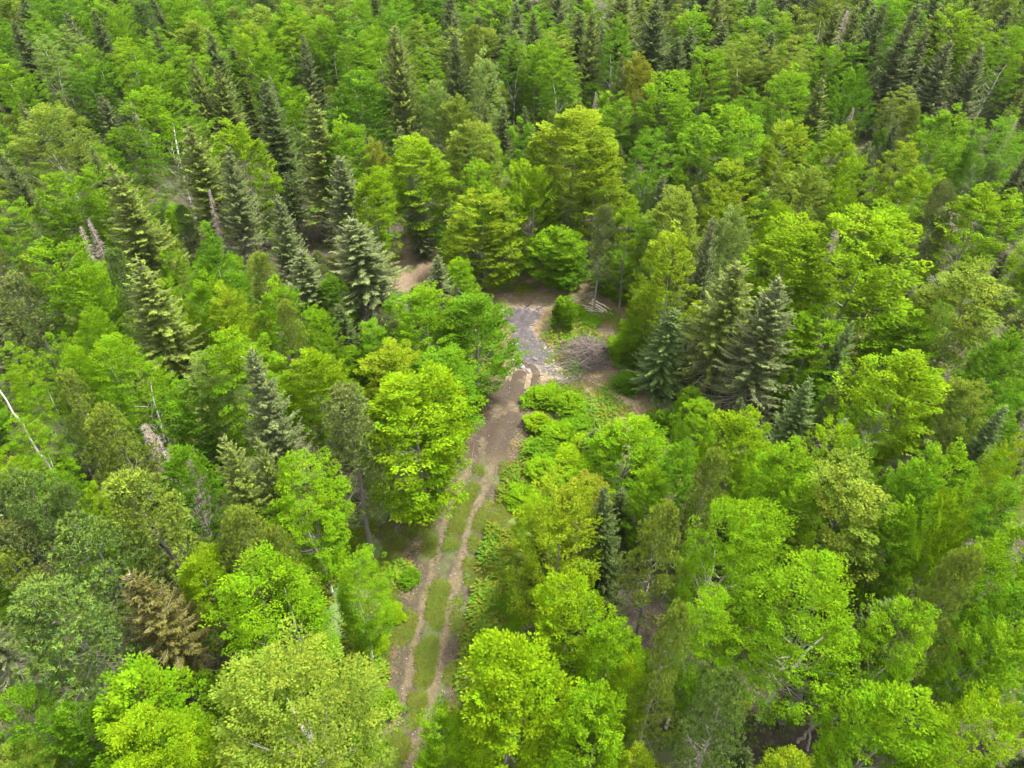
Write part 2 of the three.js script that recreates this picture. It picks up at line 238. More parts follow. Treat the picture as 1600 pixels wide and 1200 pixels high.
// ---------------------------------------------------------------- the trees one can tell apart: kind, colour, crown top x y in the photo, lowest visible y, crown width, height in metres
const TREES = `
P blue 60 908 1120 195 13|big blue-green pine at the lower left edge, left of the olive-brown conifer
S brown 207 898 1085 148 12|broad olive-brown conifer with rusty tip, standing out among green trees at lower left
B green 415 866 1065 185 12.5|round bright green birch right of the olive-brown conifer
M bright 300 838 985 100 11|yellow-green maple with orange twigs between brown conifer and round birch
B green 545 888 1090 105 9|slim green birch at the left edge of the trail, lower part of photo
B olive 440 1052 1200 265 13|very wide pale green birch filling the bottom edge left of the trail
M green 218 1060 1140 175 10|dark green broad maple below the olive-brown conifer
B bright 225 1124 1200 170 11|light green birch at the bottom edge below the dark green broad maple
B bright 285 1158 1200 110 10|small light green birch touching the widest birch at the bottom edge
M emerald 22 1092 1180 115 10|deep green maple in the bottom left corner region under the blue-green pine
M emerald 108 1100 1180 95 9|small deep green maple between corner maple and the broad maple on bottom left
B olive 20 1160 1200 80 9|olive birch cut by the bottom left corner
P blue 122 822 935 155 12.5|pale green pine directly above and right of the big blue-green pine
P olive 218 735 885 155 13|wide olive-green pine in the left part, above the olive-brown conifer
P olive 348 824 895 100 12|small round olive pine peeping over the round bright birch
P olive 437 814 885 75 12|narrow olive-brown pine right above the round birch's top
B green 457 724 875 140 12|bright green birch with lobed crown left of the tall grey pine
P grey 530 628 890 138 12.5|tall grey-green pine with bare trunk foot at the left edge of the trail
S olive 345 678 800 90 13|upright yellow-tipped spruce left of the lobed bright birch
S olive 405 684 765 58 12|small olive spruce between two pines, left middle
S grey 388 555 760 110 14|tall grey-green spruce overlapping the pale willow-like birch
B pale 312 540 660 85 12|pale grey-green birch, whitest foliage in the left half
B green 372 514 690 130 13|light green birch just right of the whitest pale birch
M emerald 285 600 715 98 10|dark green small maple above the pink dead spruce
D x 232 645 725 78 9|pinkish-grey dead spruce among pines in the left half
P olive 156 638 740 98 11.5|yellow-tipped pine left of the pink dead spruce
B green 178 530 695 130 12.5|rounded mid-green birch above the yellow-tipped pine, left half
B green 120 545 645 78 12|smaller dull green birch left of the rounded mid-green birch
B green 22 530 640 80 13|birch at the left edge with a leaning white trunk below
B green 76 530 600 70 12.5|small birch head beside the leaning white-trunked one
P olive 92 598 705 72 12|narrow olive pine between the left edge birches and the yellow-tipped pine
M green 72 386 505 125 12|broad bright maple near the left edge below three dead spruces
M green 133 412 500 92 11|smaller bright maple joined to the right of the broad left edge maple
P grey 12 440 545 95 11|dull grey-green thin pine at the left edge, middle height
S olive 200 400 560 120 14|tall olive spruce with yellow-green top right of the broad left maple
P blue 172 392 470 60 13|small bluish pine top touching the tall olive spruce
B green 140 478 550 76 11|green birch in front of the tall olive spruce's foot
C emerald 316 349 445 100 12|cone-shaped emerald birch with smooth outline, upper left half
M green 303 428 505 80 11|green maple right below the cone-shaped emerald birch
M gold 356 440 535 80 11|golden-green maple below and right of the cone-shaped birch
B bright 292 484 540 42 9|narrow bright birch left of the golden-green maple
P olive 397 403 465 58 11|small yellow-tipped pine right of the cone-shaped birch
B bright 366 484 540 55 9|little bright birch under the golden-green maple
M green 417 450 530 84 11|green maple right of the golden-green maple
P olive 456 475 565 60 11|olive pine between green maple and the grey spruces
M green 502 492 565 58 9|small green maple at the foot of the grey spruces
M bright 483 545 650 108 11|yellow-green maple with loose crown left of the trail group
P blue 30 735 830 105 11|bluish pine at the left edge under the leaning white trunk
P blue 78 768 830 66 10|small bluish pine beside the left edge bluish pine
B bright 132 754 830 60 10|yellow-green small birch between bluish pine and wide olive pine
B green 20 655 730 85 11|green birch at left edge behind the leaning white trunk
M emerald 272 714 800 105 10|deep green maple left of the upright yellow-tipped spruce
P grey 22 796 880 95 9|dull half-dead pine with bare twigs at the left edge
M green 655 450 560 120 10.5|bright maple at the head of the trail's left group, upper left
M emerald 738 462 640 125 9.5|tall emerald maple leaning over the trail head by the puddle
M gold 612 534 640 110 9.5|yellow-topped maple in the group left of the trail
M bright 640 580 838 195 12.2|largest bright maple left of the trail, reaching down to the ruts
M emerald 695 545 700 120 8.5|green maple between the largest left maple and the trail
S grey 560 342 505 112 10.5|grey-green broad spruce with bare lower boughs left of the clearing
S grey 466 388 490 88 9|grey spruce left of the broad spruce with bare boughs
F dark 536 468 545 48 8|small dark fir at the foot of the broad grey spruce
M emerald 580 505 560 66 6|low dark green maple beneath the broad grey spruce
S grey 682 395 465 55 7.5|short grey spruce behind the trail's left group near clearing
M green 718 402 470 52 6|short green maple behind the emerald maple near the clearing
M gold 755 306 445 118 9.5|golden-yellow maple at the back left corner of the clearing
S grey 525 238 405 80 11.5|tall grey spruce, rightmost of the tall spruce row in upper left
S olive 486 155 372 82 14.3|very tall olive spruce, middle of the tall spruce row in upper left
S dark 412 124 335 82 14.5|tall dark spruce, leftmost of the tall spruce row in upper left
S olive 292 198 335 90 14|olive spruce with bare twigs left of the tall spruce row
S grey 338 238 375 76 13|grey-green spruce below the olive twig-bare spruce
D x 316 298 370 36 10|thin brown dead spruce top before the olive spruce
M bright 366 188 335 95 13|yellow-green maple left of the tall dark spruce
S grey 425 310 405 68 11|short spruce below the tall dark spruce
S olive 178 258 405 100 14|broad olive spruce in the upper left above the dead spruces
B green 238 138 325 132 14|large feathery birch in the upper left with white stem below
B olive 62 172 275 130 13|wide olive birch under the upper left corner
M green 86 272 365 98 12|green maple above the three dead spruces
M green 146 264 352 82 12|bright small maple right of the maple over the dead spruces
S dark 14 250 325 55 12|dark spruce at the left edge above the left edge green birch
B green 18 312 405 78 11|green birch at the left edge below the dark spruce
D x 46 338 405 66 9|pinkish dead spruce, leftmost of the three dead ones on the left
D x 119 352 412 44 8.5|grey dead spruce, middle of the three dead ones on the left
D x 141 344 405 44 8.5|grey dead spruce, rightmost of the three dead ones on the left
S dark 26 30 110 52 13|dark spruce at left end of the top left corner trees
B pale 58 62 150 62 12|pale birch in the top left corner right of the end spruce
B pale 100 40 130 60 12|second pale birch in the top left corner, beside the dark spruce
S dark 143 18 110 48 14|dark spruce in the top left corner between pale birches
M emerald 132 82 160 76 12|deep green maple in the top left corner below the dark spruce
M green 22 96 175 66 12|green maple at the left edge in the top left corner
B bright 190 58 110 64 12|bright birch with orange twigs near the top left corner
B green 226 58 110 60 12|green birch right of the orange-twigged birch
S dark 242 46 95 34 13|thin dark spruce tip among birches near the top left
B green 286 72 160 74 13|tall feathery birch near the top left centre
M green 214 96 155 66 11|green maple below the orange-twigged birch
M green 256 100 160 62 11|green maple below the thin dark spruce tip
S dark 322 48 150 54 14|dark leaning spruce above a small olive spruce, top left centre
S olive 296 94 200 46 13|slim olive spruce left of the yellow-lit spruce
S olive 330 110 205 58 12|yellow-lit olive spruce below the dark leaning spruce
B bright 386 38 110 74 13|bright birch right of the dark leaning spruce
M emerald 560 120 215 128 12.5|broad emerald maple with reddish top in the upper centre left
M green 455 136 200 64 11|small green maple right behind the tall dark spruce's top
M green 416 68 140 68 13|green maple near the top, right of the bright birch
B bright 450 28 110 66 13|bright birch close to the top edge, left of centre
S grey 467 58 152 46 13|narrow grey spruce before birches, upper left centre
B green 512 28 110 64 13|green birch right of the bright one at the top edge
B green 545 48 140 86 14|feathery birch with pale stems in the upper centre left
B green 590 40 105 60 13|green birch left of the tall olive spruce near the top
S olive 620 44 205 66 17|tall olive spruce with brown skirt in the upper centre left
B green 660 74 130 60 13|light birch right of the tall olive brown-skirted spruce
S dark 710 54 150 56 15|dark spruce upper centre, right of light birch
M pale 752 88 190 68 13|pale yellow-green maple upper centre, right of the dark spruce
B green 660 122 170 36 11|slim green birch standing at the tall olive spruce's right side
M pale 680 128 215 66 11.5|pale silvery maple below the dark spruce, upper centre
M olive 716 144 200 58 11|olive maple right of the pale silvery maple
M green 536 188 265 86 12|green layered maple right of the tall olive spruce row
M rust 580 214 268 46 10|small rusty-olive maple beside the layered green maple
M bright 572 256 390 76 11.5|bright upright maple beside the grey spruces, left of centre
M bright 652 206 392 118 12|large bright rounded maple in the upper centre above the bare patch
F grey 648 272 392 38 9|slim grey fir in front of the large bright rounded maple
M olive 732 184 270 98 12|hazy olive maple in the upper centre behind the golden-yellow maple
S grey 724 206 270 30 10|thin grey spruce spire in front of the hazy olive maple
M green 744 258 330 78 11|green maple directly behind the golden-yellow maple
M emerald 815 188 280 62 12|blue-green narrow maple left of the big yellow-topped maple
M gold 897 164 310 158 14.5|big yellow-topped maple in the upper centre behind the clearing
U bright 832 255 425 98 11|upright spiky yellow-green maple at the back of the clearing
M gold 935 212 345 112 13|olive-gold maple right of the big yellow-topped maple
B emerald 1016 198 305 76 12.5|blue-green birch right of the olive-gold maple
B green 880 82 165 72 12.5|round pale-stemmed birch near the top centre
M green 836 68 150 60 12|green maple left of the round birch near top centre
S olive 925 18 115 58 15|olive spruce near the top edge right of centre
S olive 972 84 150 34 12|small olive spruce below the row of top spruces
M rust 1000 82 145 72 12|reddish-orange maple, the reddest crown near the top centre
M green 960 140 215 76 12|green maple below the reddish-orange maple
S grey 976 152 212 38 10|small grey spruce spire in front of the green maple
M green 1050 112 240 108 13.5|tall dark-bottomed green maple right of the reddish one
M green 1105 74 180 80 12.5|green maple with pointed top, upper right centre
B olive 1174 58 135 82 13|dome-shaped olive birch in the upper right
B olive 1236 56 130 72 13|second dome-shaped olive birch in the upper right
M green 1145 166 285 130 13|broad green maple right of the blue-green birch
B emerald 1178 138 230 62 12|blue-green birch behind the broad green maple
M gold 1150 258 335 92 11.5|golden-olive maple above the spruce pair, upper right
M green 1242 106 195 90 12.5|green maple with orange twigs below the dome-shaped birches
M green 1300 72 150 62 12|green maple beside orange-twigged one, upper right
S olive 1292 128 225 58 11.5|olive spruce below the orange-twigged maple
U emerald 1345 98 195 76 12|fresh green maple with slanted sprays in the upper right
S olive 1348 12 112 62 15|olive spruce, left of two close together at the top right
S dark 1382 4 105 52 16|dark spruce, right of two close together at the top right
D x 1322 12 70 44 14|brown-grey dead spruce at the top edge, right part
S grey 1424 4 145 66 16|grey thin spruce at the top right beside the bright maple
M bright 1500 14 105 88 14|vivid green maple near the top right corner
B bright 1540 26 130 74 13|pale yellow birch beside the vivid maple in the top right
S grey 1488 68 165 64 13|grey spruce below the vivid top right maple
S grey 1545 72 195 56 13|thin grey spruce with bare twigs near the right edge
B green 1585 42 130 66 13|green birch at the right edge near the top
B olive 1416 134 195 56 10|hazy olive birch below the grey thin spruce
M green 1480 163 245 88 12|mixed green maple in the upper right
B emerald 1565 176 275 86 12.5|emerald birch with white stems at the right edge
M gold 1418 208 280 72 11|hazy golden maple below mixed green maple, upper right
M bright 1450 252 325 86 11.5|yellow-green maple with cream twigs, right part
M bright 1320 196 265 82 12|bright maple in the right part, above the two-headed maple
M olive 1278 256 335 94 11.5|olive fuzzy maple above the great two-headed maple
M bright 1338 244 325 66 12|bright maple touching the olive fuzzy maple
S dark 1372 228 295 40 11|dark narrow spruce between bright maples, right part
M gold 1228 190 272 82 12|gold maple in the upper right centre
P grey 1484 288 405 62 12|bluish-grey pine with pink dead tip, right part
M bright 1556 288 430 128 12.5|wide layered bright maple near the right edge
M green 1402 318 390 66 10|green maple behind the two-headed great maple
M bright 1258 345 560 158 14|left head of the great two-headed maple right of the clearing
M bright 1368 332 590 190 14.5|right head of the great two-headed maple right of the clearing
M green 1425 490 590 100 8.5|mid-green maple under the right head of the great maple
M green 1275 496 610 112 9|low green maple under the left head of the great maple
M gold 1064 364 510 100 13|golden-topped maple with steep right side, right of the clearing
M bright 1010 455 590 66 7.5|bright maple at the clearing's right edge below the golden-topped one
M green 988 512 600 46 4|low green maple nearest the brush pile
F blue 1048 484 625 72 8|green fir between the golden-topped maple and the spruce pair
S olive 1150 404 640 125 12.5|left spruce of the big grey-boughed pair right of the clearing
S grey 1212 446 690 115 12.8|right spruce of the big grey-boughed pair right of the clearing
S grey 1112 338 470 60 13|grey spruce behind the left spruce of the grey-boughed pair
S blue 1325 498 625 48 10|thin bluish spruce with bare tip in front of the great maple
S blue 1262 598 695 66 9|small bluish spruce below the spruce pair
M bright 1425 548 695 155 11.5|yellow-olive maple with fan-shaped crown, right half
M olive 1540 418 600 130 12|dull brownish-olive maple near the right edge
M emerald 1585 528 610 95 11|emerald maple at the right edge below the brownish-olive maple
M olive 1528 592 680 82 10|olive maple with orange tinge below the brownish-olive maple
S blue 1572 640 720 66 9|bluish spruce at the right edge below the emerald maple
M gold 1592 682 750 56 10|golden maple cut by the right edge
M bright 1160 642 735 104 11|bright maple below the spruce pair, alone and rounded
P olive 1118 706 810 82 12.5|pale olive pine below the lone rounded maple
M emerald 1062 690 785 80 10|deep green maple left of the pale olive pine
M bright 1312 668 740 92 11|yellow-green maple under the fan-shaped maple, to its left
M green 1232 700 800 116 11.5|green maple right of the pale olive pine
M emerald 1372 698 780 96 11.5|emerald maple under the fan-shaped maple
M emerald 1445 718 820 116 12|broad emerald maple in the right half
M green 1515 688 810 114 12|tall green maple in the right half near the edge
M olive 1350 734 880 158 12.5|big olive-green maple above the large lower birch
M green 1250 758 860 95 11|green maple left of the big olive-green maple
B green 1150 772 965 162 13.5|big egg-shaped birch right of the small pines
U bright 1512 798 900 98 12|spiky bright maple with upright shoots near the right edge
M bright 1562 700 780 66 11|bright narrow maple near the right edge
M emerald 1585 765 850 84 11|deep green maple at the right edge above the bare gap
M green 1430 800 920 96 11|green maple between olive maple and spiky maple
B green 1305 893 1145 205 13.5|largest birch in the lower right with thick grey leaning stem
B green 1432 932 1100 128 12|smaller birch joined to the right of the largest one
P olive 1518 893 1010 98 13.5|yellow-tufted pine in the lower right
M green 1574 850 960 104 11.5|green maple right of the yellow-tufted pine
M green 1580 958 1085 112 11|green maple left of the dark gap near the lower right edge
B green 1105 943 1110 126 12|green birch left of the largest lower right birch
P olive 1048 982 1200 88 15|tall pine with grey bare boughs at the bottom, right of the trail
P blue 1145 1090 1200 118 13|pale green pine at the bottom edge right of centre
P olive 1038 804 965 104 13|olive pine right of the dark fir
F dark 968 778 935 74 11.5|dark slender fir between golden maple and olive pine
M gold 878 768 925 134 12.5|golden-green maple right of the trail, tallest of its group
M rust 922 718 800 92 9.5|orange-tinged maple just above the golden-green one right of the trail
M green 982 664 770 130 8|fresh green maple below the clearing's right end
M green 1025 728 800 66 9|small green maple right of the fresh green one
M bright 892 918 1055 132 11.5|bright maple under the golden-green one right of the trail
M green 955 958 1065 112 11.5|green maple right of the bright maple, lower centre
M bright 990 1038 1110 84 11.5|small bright maple left of the tall bare-boughed pine
M bright 790 1012 1200 192 12.5|large bright maple at the trail's right edge, bottom centre
M green 938 1074 1200 138 12|green round maple at the bottom edge right of the large bright one
M green 690 1146 1200 96 9|green maple at the bottom edge beside the ruts
M gold 1002 1178 1200 70 10|yellow maple top cut by the bottom edge
M green 1425 1098 1200 172 11.5|broad green maple at the bottom edge, right part
M bright 1565 1108 1200 124 11.5|bright maple in the bottom right corner
M gold 1248 1180 1200 96 9|yellow maple top at the bottom edge under the largest birch
M green 1612 810 930 110 11|green maple cut by the right edge above the dark gap
M emerald 1625 915 1010 110 11|deep green maple cut by the right edge level with the largest birch
M green 872 358 445 84 6.5|green maple at the clearing's back edge, centre
M emerald 888 388 445 64 4.5|low dark maple at the clearing's back edge
P grey 942 330 420 50 10|grey dull pine behind the clearing's back right corner
M bright 988 318 420 64 10.5|bright narrow maple behind the clearing's right corner
M olive 1062 288 375 102 12|olive maple behind the golden-topped maple
M emerald 968 402 470 68 4|low dark maple at the clearing's back right corner
M pale 1162 328 410 84 12|pale olive maple behind the spruce pair
M bright 1212 308 390 66 12|bright maple behind the left head of the great maple
`.trim().split('\n');

// ---------------------------------------------------------------- ground
const TRAIL = [[592, 1290], [612, 1200], [652, 1090], [680, 960], [702, 870], [722, 800], [752, 730], [785, 660], [803, 618], [812, 585]].map(([x, y]) => ground(x, y));
const CLEAR_PX = [[800, 590], [770, 560], [765, 500], [752, 462], [790, 432], [860, 428], [925, 435], [968, 455], [975, 520], [1000, 590], [1030, 650], [1035, 690], [960, 676], [905, 640], [850, 615], [815, 605]];
const CLEARING = CLEAR_PX.map(([x, y]) => ground(x, y));
const BARE_PX = [[600, 385], [630, 372], [665, 380], [690, 400], [672, 440], [628, 452], [596, 430]];
const trailCurve = new THREE.CatmullRomCurve3(TRAIL.map((p) => V(p.x, 0, p.z)));
const trailPts = trailCurve.getSpacedPoints(240);
function trailAt(x, z) { let best = 1e9, bi = 0; for (let i = 0; i < trailPts.length; i += 4) { const d = (trailPts[i].x - x) ** 2 + (trailPts[i].z - z) ** 2; if (d < best) { best = d; bi = i; } } for (let i = Math.max(0, bi - 4); i <= Math.min(240, bi + 4); i++) { const d = (trailPts[i].x - x) ** 2 + (trailPts[i].z - z) ** 2; if (d < best) { best = d; bi = i; } } return Math.sqrt(best); }
function inside(poly, x, z) { let r = false; for (let i = 0, j = poly.length - 1; i < poly.length; j = i++) { const a = poly[i], b = poly[j]; if ((a.z > z) !== (b.z > z) && x < (b.x - a.x) * (z - a.z) / (b.z - a.z) + a.x) r = !r; } return r; }
const box = (P, m) => [Math.min(...P.map((p) => p.x)) - m, Math.max(...P.map((p) => p.x)) + m, Math.min(...P.map((p) => p.z)) - m, Math.max(...P.map((p) => p.z)) + m];
function edgeDist(poly, x, z) { let m = 1e9; for (let i = 0, j = poly.length - 1; i < poly.length; j = i++) { const a = poly[i], b = poly[j], dx = b.x - a.x, dz = b.z - a.z, t = clamp(((x - a.x) * dx + (z - a.z) * dz) / (dx * dx + dz * dz)); m = Math.min(m, Math.hypot(x - a.x - dx * t, z - a.z - dz * t)); } return inside(poly, x, z) ? m : -m; }
// a paved-over sheet of the terrain inside a wavering outline, lifted by `up`
function sheet(name, x0, x1, z0, z1, step, keep, up, colour, label, pix = 1024, opts = {}) {
  const nx = Math.ceil((x1 - x0) / step), nz = Math.ceil((z1 - z0) / step), p = [], uv = [], idx = [];
  for (let j = 0; j <= nz; j++) for (let i = 0; i <= nx; i++) { const x = x0 + (x1 - x0) * i / nx, z = z0 + (z1 - z0) * j / nz; p.push(x, relief(x, z) + (typeof up === 'function' ? up(x, z) : up), z); uv.push(i / nx, 1 - j / nz); }
  for (let j = 0; j < nz; j++) for (let i = 0; i < nx; i++) { const cx = x0 + (x1 - x0) * (i + .5) / nx, cz = z0 + (z1 - z0) * (j + .5) / nz; if (!keep(cx, cz)) continue; const a = j * (nx + 1) + i; idx.push(a, a + nx + 1, a + 1, a + 1, a + nx + 1, a + nx + 2); }
  const g = new THREE.BufferGeometry(); g.setAttribute('position', new THREE.Float32BufferAttribute(p, 3)); g.setAttribute('uv', new THREE.Float32BufferAttribute(uv, 2)); g.setIndex(idx); g.computeVertexNormals();
  const W = pix, H = Math.min(2048, Math.round(pix * (z1 - z0) / (x1 - x0))), d = new Uint8Array(W * H * 4), e = new Uint8Array(W * H * 4);
  for (let y = 0; y < H; y++) for (let x = 0; x < W; x++) {
    const wx = x0 + (x1 - x0) * (x + .5) / W, wz = z1 - (z1 - z0) * (y + .5) / H, c = colour(wx, wz), i = (y * W + x) * 4;
    for (let k = 0; k < 3; k++) d[i + k] = 255 * Math.pow(clamp(c[k]), 1 / 2.2); d[i + 3] = c[3] === undefined ? 255 : 255 * c[3];
    e[i] = e[i + 1] = e[i + 2] = 255 * noise(wx * 9, wz * 9, 5) * .6 + 100 * hash(x, y, 8); e[i + 3] = 255;
  }
  const T = (a, srgb) => { const t = new THREE.DataTexture(a, W, H, THREE.RGBAFormat); t.magFilter = THREE.LinearFilter; if (srgb) t.colorSpace = THREE.SRGBColorSpace; t.needsUpdate = true; return t; };
  const m = new THREE.MeshStandardMaterial({ map: T(d, true), bumpMap: T(e), bumpScale: .035, roughness: opts.rough ?? .95, alphaTest: opts.alpha ? .5 : 0 });
  return tag(mesh(name, g, m), label, null, null, 'structure');
}
const speck = (x, z, n, s) => hash(Math.floor(x * n), Math.floor(z * n), s);
function litter(x, z) {    // brown leaf mould with twigs, pale leaves and moss
  const n = fbm(x * .5, z * .5, 21), f = fbm(x * 4, z * 4, 23, 3), s = speck(x, z, 11, 4), moss = sm(.52, .7, fbm(x * .35 + 9, z * .35, 27));
  let c = [mix(.024, .066, f), mix(.018, .047, f), mix(.011, .028, f)];
  if (s > .9) c = c.map((v) => v * 1.7 + .01); else if (s < .2) c = c.map((v) => v * .55);
  const g = moss * (.4 + .6 * n); return [mix(c[0], .036 + .04 * f, g), mix(c[1], .060 + .055 * f, g), mix(c[2], .013, g)];
}
{ // the wide forest floor
  const g = new THREE.PlaneGeometry(2400, 2400, 8, 8); g.rotateX(-Math.PI / 2); g.translate(0, -.4, -300);
  tag(mesh('ground', g, new THREE.MeshStandardMaterial({ color: LIN(.075, .07, .035), roughness: 1 })), 'forest ground reaching away beneath the trees', null, null, 'structure');
  sheet('forest_floor', -120, 120, -190, -4, 1.2, () => true, -.012, (x, z) => litter(x, z), 'brown leafy forest floor seen in gaps between the trees', 2048);
}
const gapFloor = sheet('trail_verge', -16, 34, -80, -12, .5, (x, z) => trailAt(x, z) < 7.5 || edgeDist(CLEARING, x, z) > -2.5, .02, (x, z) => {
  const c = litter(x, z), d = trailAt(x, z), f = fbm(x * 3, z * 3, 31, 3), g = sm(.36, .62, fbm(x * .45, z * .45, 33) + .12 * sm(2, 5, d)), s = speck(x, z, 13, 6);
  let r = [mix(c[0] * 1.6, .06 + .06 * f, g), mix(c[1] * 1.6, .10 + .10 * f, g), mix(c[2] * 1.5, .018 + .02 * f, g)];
  if (s > .94) r = [.16, .13, .07]; return [...r, Math.max(7.2 - d, edgeDist(CLEARING, x, z) + 2.3) > 1.2 * f ? 1 : 0];
}, 'weedy brown and green ground beside the trail', 1600, { alpha: true });
sheet('dirt_trail', -18, 10, -62, -10, .18, (x, z) => trailAt(x, z) < 3.4, (x, z) => { const d = trailAt(x, z); return .05 + .09 * sm(.62, .15, d) - .03 * sm(.3, .0, Math.abs(d - .78)) - .012 * sm(1.3, 2.2, d); }, (x, z) => {
  const d = trailAt(x, z) + (fbm(x * .8, z * .8, 44, 2) - .5) * .4, f = fbm(x * 5, z * 5, 41, 3), s = speck(x, z, 26, 7), far = sm(-33.5, -36, z), n1 = fbm(x * 1.1, z * 1.1, 48), n2 = fbm(x * 2.3, z * 2.3, 49, 3);
  const rut = Math.max(sm(.42, .14, Math.abs(d - .76)), far * sm(2.4, 1.2, d));
  let dirt = [mix(.070, .135, f), mix(.053, .100, f), mix(.026, .050, f)]; const dark = far * sm(.28, .46, fbm(x * .9, z * .9, 46)); dirt = dirt.map((v, k) => mix(v, [.034, .020, .011][k], dark * .9));
  if (s > .95) dirt = dirt.map((v) => v * 1.35); else if (s < .06) dirt = dirt.map((v) => v * .5);
  let side = [mix(.032, .072, f), mix(.025, .052, f), mix(.013, .026, f)]; if (s > .93) side = side.map((v) => v * 1.35); else if (s < .25) side = side.map((v) => v * .55);
  const hb = sm(-22, -30, z), gr = [.036 + .042 * f, .052 + .048 * f, .011 + .010 * f], mid = sm(.44, .14, d), g = clamp((mid * sm(.3, .5, n1) * mix(.9, .5, hb) + sm(.56, .7, n1) * (1 - mid) * .8) * (1 - far));
  return [...side.map((v, k) => mix(mix(v, gr[k], g), dirt[k], rut * (.45 + .55 * sm(.3, .55, n2)))), d < 2.0 + 1.2 * fbm(x * 1.3, z * 1.3, 43) ? 1 : 0];
}, 'dirt trail with two worn wheel ruts and a grassy middle', 1400, { alpha: true });
const PUDDLE_PX = [[797, 488], [815, 484], [836, 490], [832, 500], [822, 506], [828, 522], [842, 540], [856, 556], [846, 566], [828, 564], [812, 552], [808, 534], [806, 516], [798, 502]];
const PUDDLE = PUDDLE_PX.map(([x, y]) => ground(x, y));
const STONY = [[790, 490], [802, 478], [845, 480], [848, 496], [835, 508], [846, 530], [868, 552], [880, 578], [905, 590], [892, 606], [868, 596], [846, 580], [820, 575], [804, 560], [802, 520]].map(([x, y]) => ground(x, y));
const STRAW = [[862, 590], [930, 575], [970, 600], [1015, 645], [1030, 680], [960, 670], [900, 640]].map(([x, y]) => ground(x, y));
sheet('clearing', ...box(CLEARING, 1.8), .3, (x, z) => edgeDist(CLEARING, x, z) > -1.2, .045, (x, z) => {
  const f = fbm(x * 4, z * 4, 51, 3), e = edgeDist(CLEARING, x, z), n = fbm(x * .55, z * .55, 53), s = speck(x, z, 12, 9), w = (fbm(x * 1.3, z * 1.3, 55) - .5) * 2.2;
  let c = [mix(.11, .21, f), mix(.082, .152, f), mix(.050, .092, f)];
  const straw = sm(-.6, .8, edgeDist(STRAW, x, z) + w); c = c.map((v, k) => mix(v, [.24 + .11 * f, .19 + .09 * f, .085 + .05 * f][k], straw * .85));
  const stony = sm(-.3, .4, edgeDist(STONY, x, z) + w * .7), peb = sm(.52, .68, fbm(x * 3.2, z * 3.2, 57, 3)); c = c.map((v, k) => mix(v, mix([.085, .070, .064][k], [.155, .138, .126][k], peb), stony * .8));
  const rust = sm(.1, .7, edgeDist(PUDDLE, x, z) + 1.1 + w * .5) * (1 - stony) ; c = c.map((v, k) => mix(v, [.17, .085, .03][k], rust * .7));
  const moss = sm(.56, .72, n) * (1 - stony) * (1 - straw * .95); c = c.map((v, k) => mix(v, [.10 + .08 * f, .13 + .08 * f, .025][k], moss));
  if (s > .93) c = c.map((v) => v * 1.25 + .06); if (s < .08) c = c.map((v) => v * .5);
  return [...c, e + 1.1 > 1.6 * f ? 1 : 0];
}, 'open clearing of dry grass, bare soil and pale stones at the trail end', 1100, { alpha: true });
{ // bare soil: a pinkish strip at the right of the trail and a brown patch under the trees behind
  const P = [[752, 985], [772, 982], [786, 1000], [790, 1030], [778, 1036], [768, 1012]].map(([x, y]) => ground(x, y));
  sheet('bare_soil', P[0].x - 2, P[3].x + 1.5, P[0].z - 1.5, P[3].z + 2, .2, (x, z) => edgeDist(P, x, z) > -.5, .06, (x, z) => { const f = fbm(x * 6, z * 6, 61, 3); return [.20 + .11 * f, .15 + .08 * f, .11 + .06 * f, edgeDist(P, x, z) + .45 > .8 * fbm(x * 2, z * 2, 62) ? 1 : 0]; }, 'strip of bare pinkish soil right of the trail', 256, { alpha: true });
  const Q = BARE_PX.map(([x, y]) => ground(x, y));
  sheet('bare_soil', ...box(Q, 2), .4, (x, z) => edgeDist(Q, x, z) > -1.5, .06, (x, z) => { const f = fbm(x * 4, z * 4, 64, 3); return [.11 + .11 * f, .08 + .07 * f, .048 + .04 * f, edgeDist(Q, x, z) + 1.4 > 2.6 * fbm(x * .7, z * .7, 65) ? 1 : 0]; }, 'brown bare patch under the trees left behind the clearing', 512, { alpha: true });
}
{ // shallow wet patch: still water over grey mud and pale pebbles
  const wet = (x, z) => edgeDist(PUDDLE, x, z) + (fbm(x * 1.4, z * 1.4, 71, 3) - .5) * .9 + .35;
  sheet('water', ...box(PUDDLE, 1.2), .25, (x, z) => edgeDist(PUDDLE, x, z) > -1, .075, (x, z) => { const f = fbm(x * 2.2, z * 2.2, 73, 3), p = sm(.6, .76, fbm(x * 4.5, z * 4.5, 75, 3) + .15 * (.5 - sm(0, .9, wet(x, z)))); return [mix(mix(.034, .078, f), .17, p * .45), mix(mix(.028, .064, f), .15, p * .45), mix(mix(.030, .068, f), .15, p * .45), wet(x, z) > -.05 ? 1 : 0]; }, 'shallow grey puddle in the clearing with pale stony rim', 512, { alpha: true, rough: .3 });
}

// ---------------------------------------------------------------- planting
const RP = rng(2024), placed = [], GROUP = {};
TREES.forEach((line, i) => {
  const [spec, label] = line.split('|'), [kind, col, x, y, yb, w, h] = spec.split(' '), H = +h, P = ground(+x, +y, H), width = +w / F * P.depth;
  const shape = kind === 'S' && /bare|bough/.test(label) ? -(2 + i % 2) : Math.floor(hash(i, 3, 5) * 97);
  plantTree(kind, col, shape, [P.x, P.z], H - relief(P.x, P.z), width * (kind === 'P' ? 1.05 : kind === 'S' || kind === 'F' ? 1.16 : .97), hash(i, 7, 9) * 6.28, label);
  placed.push({ x: P.x, z: P.z, r: width / 2, depth: P.depth, px: +x, py: +y, pb: +yb, pw: +w });
});
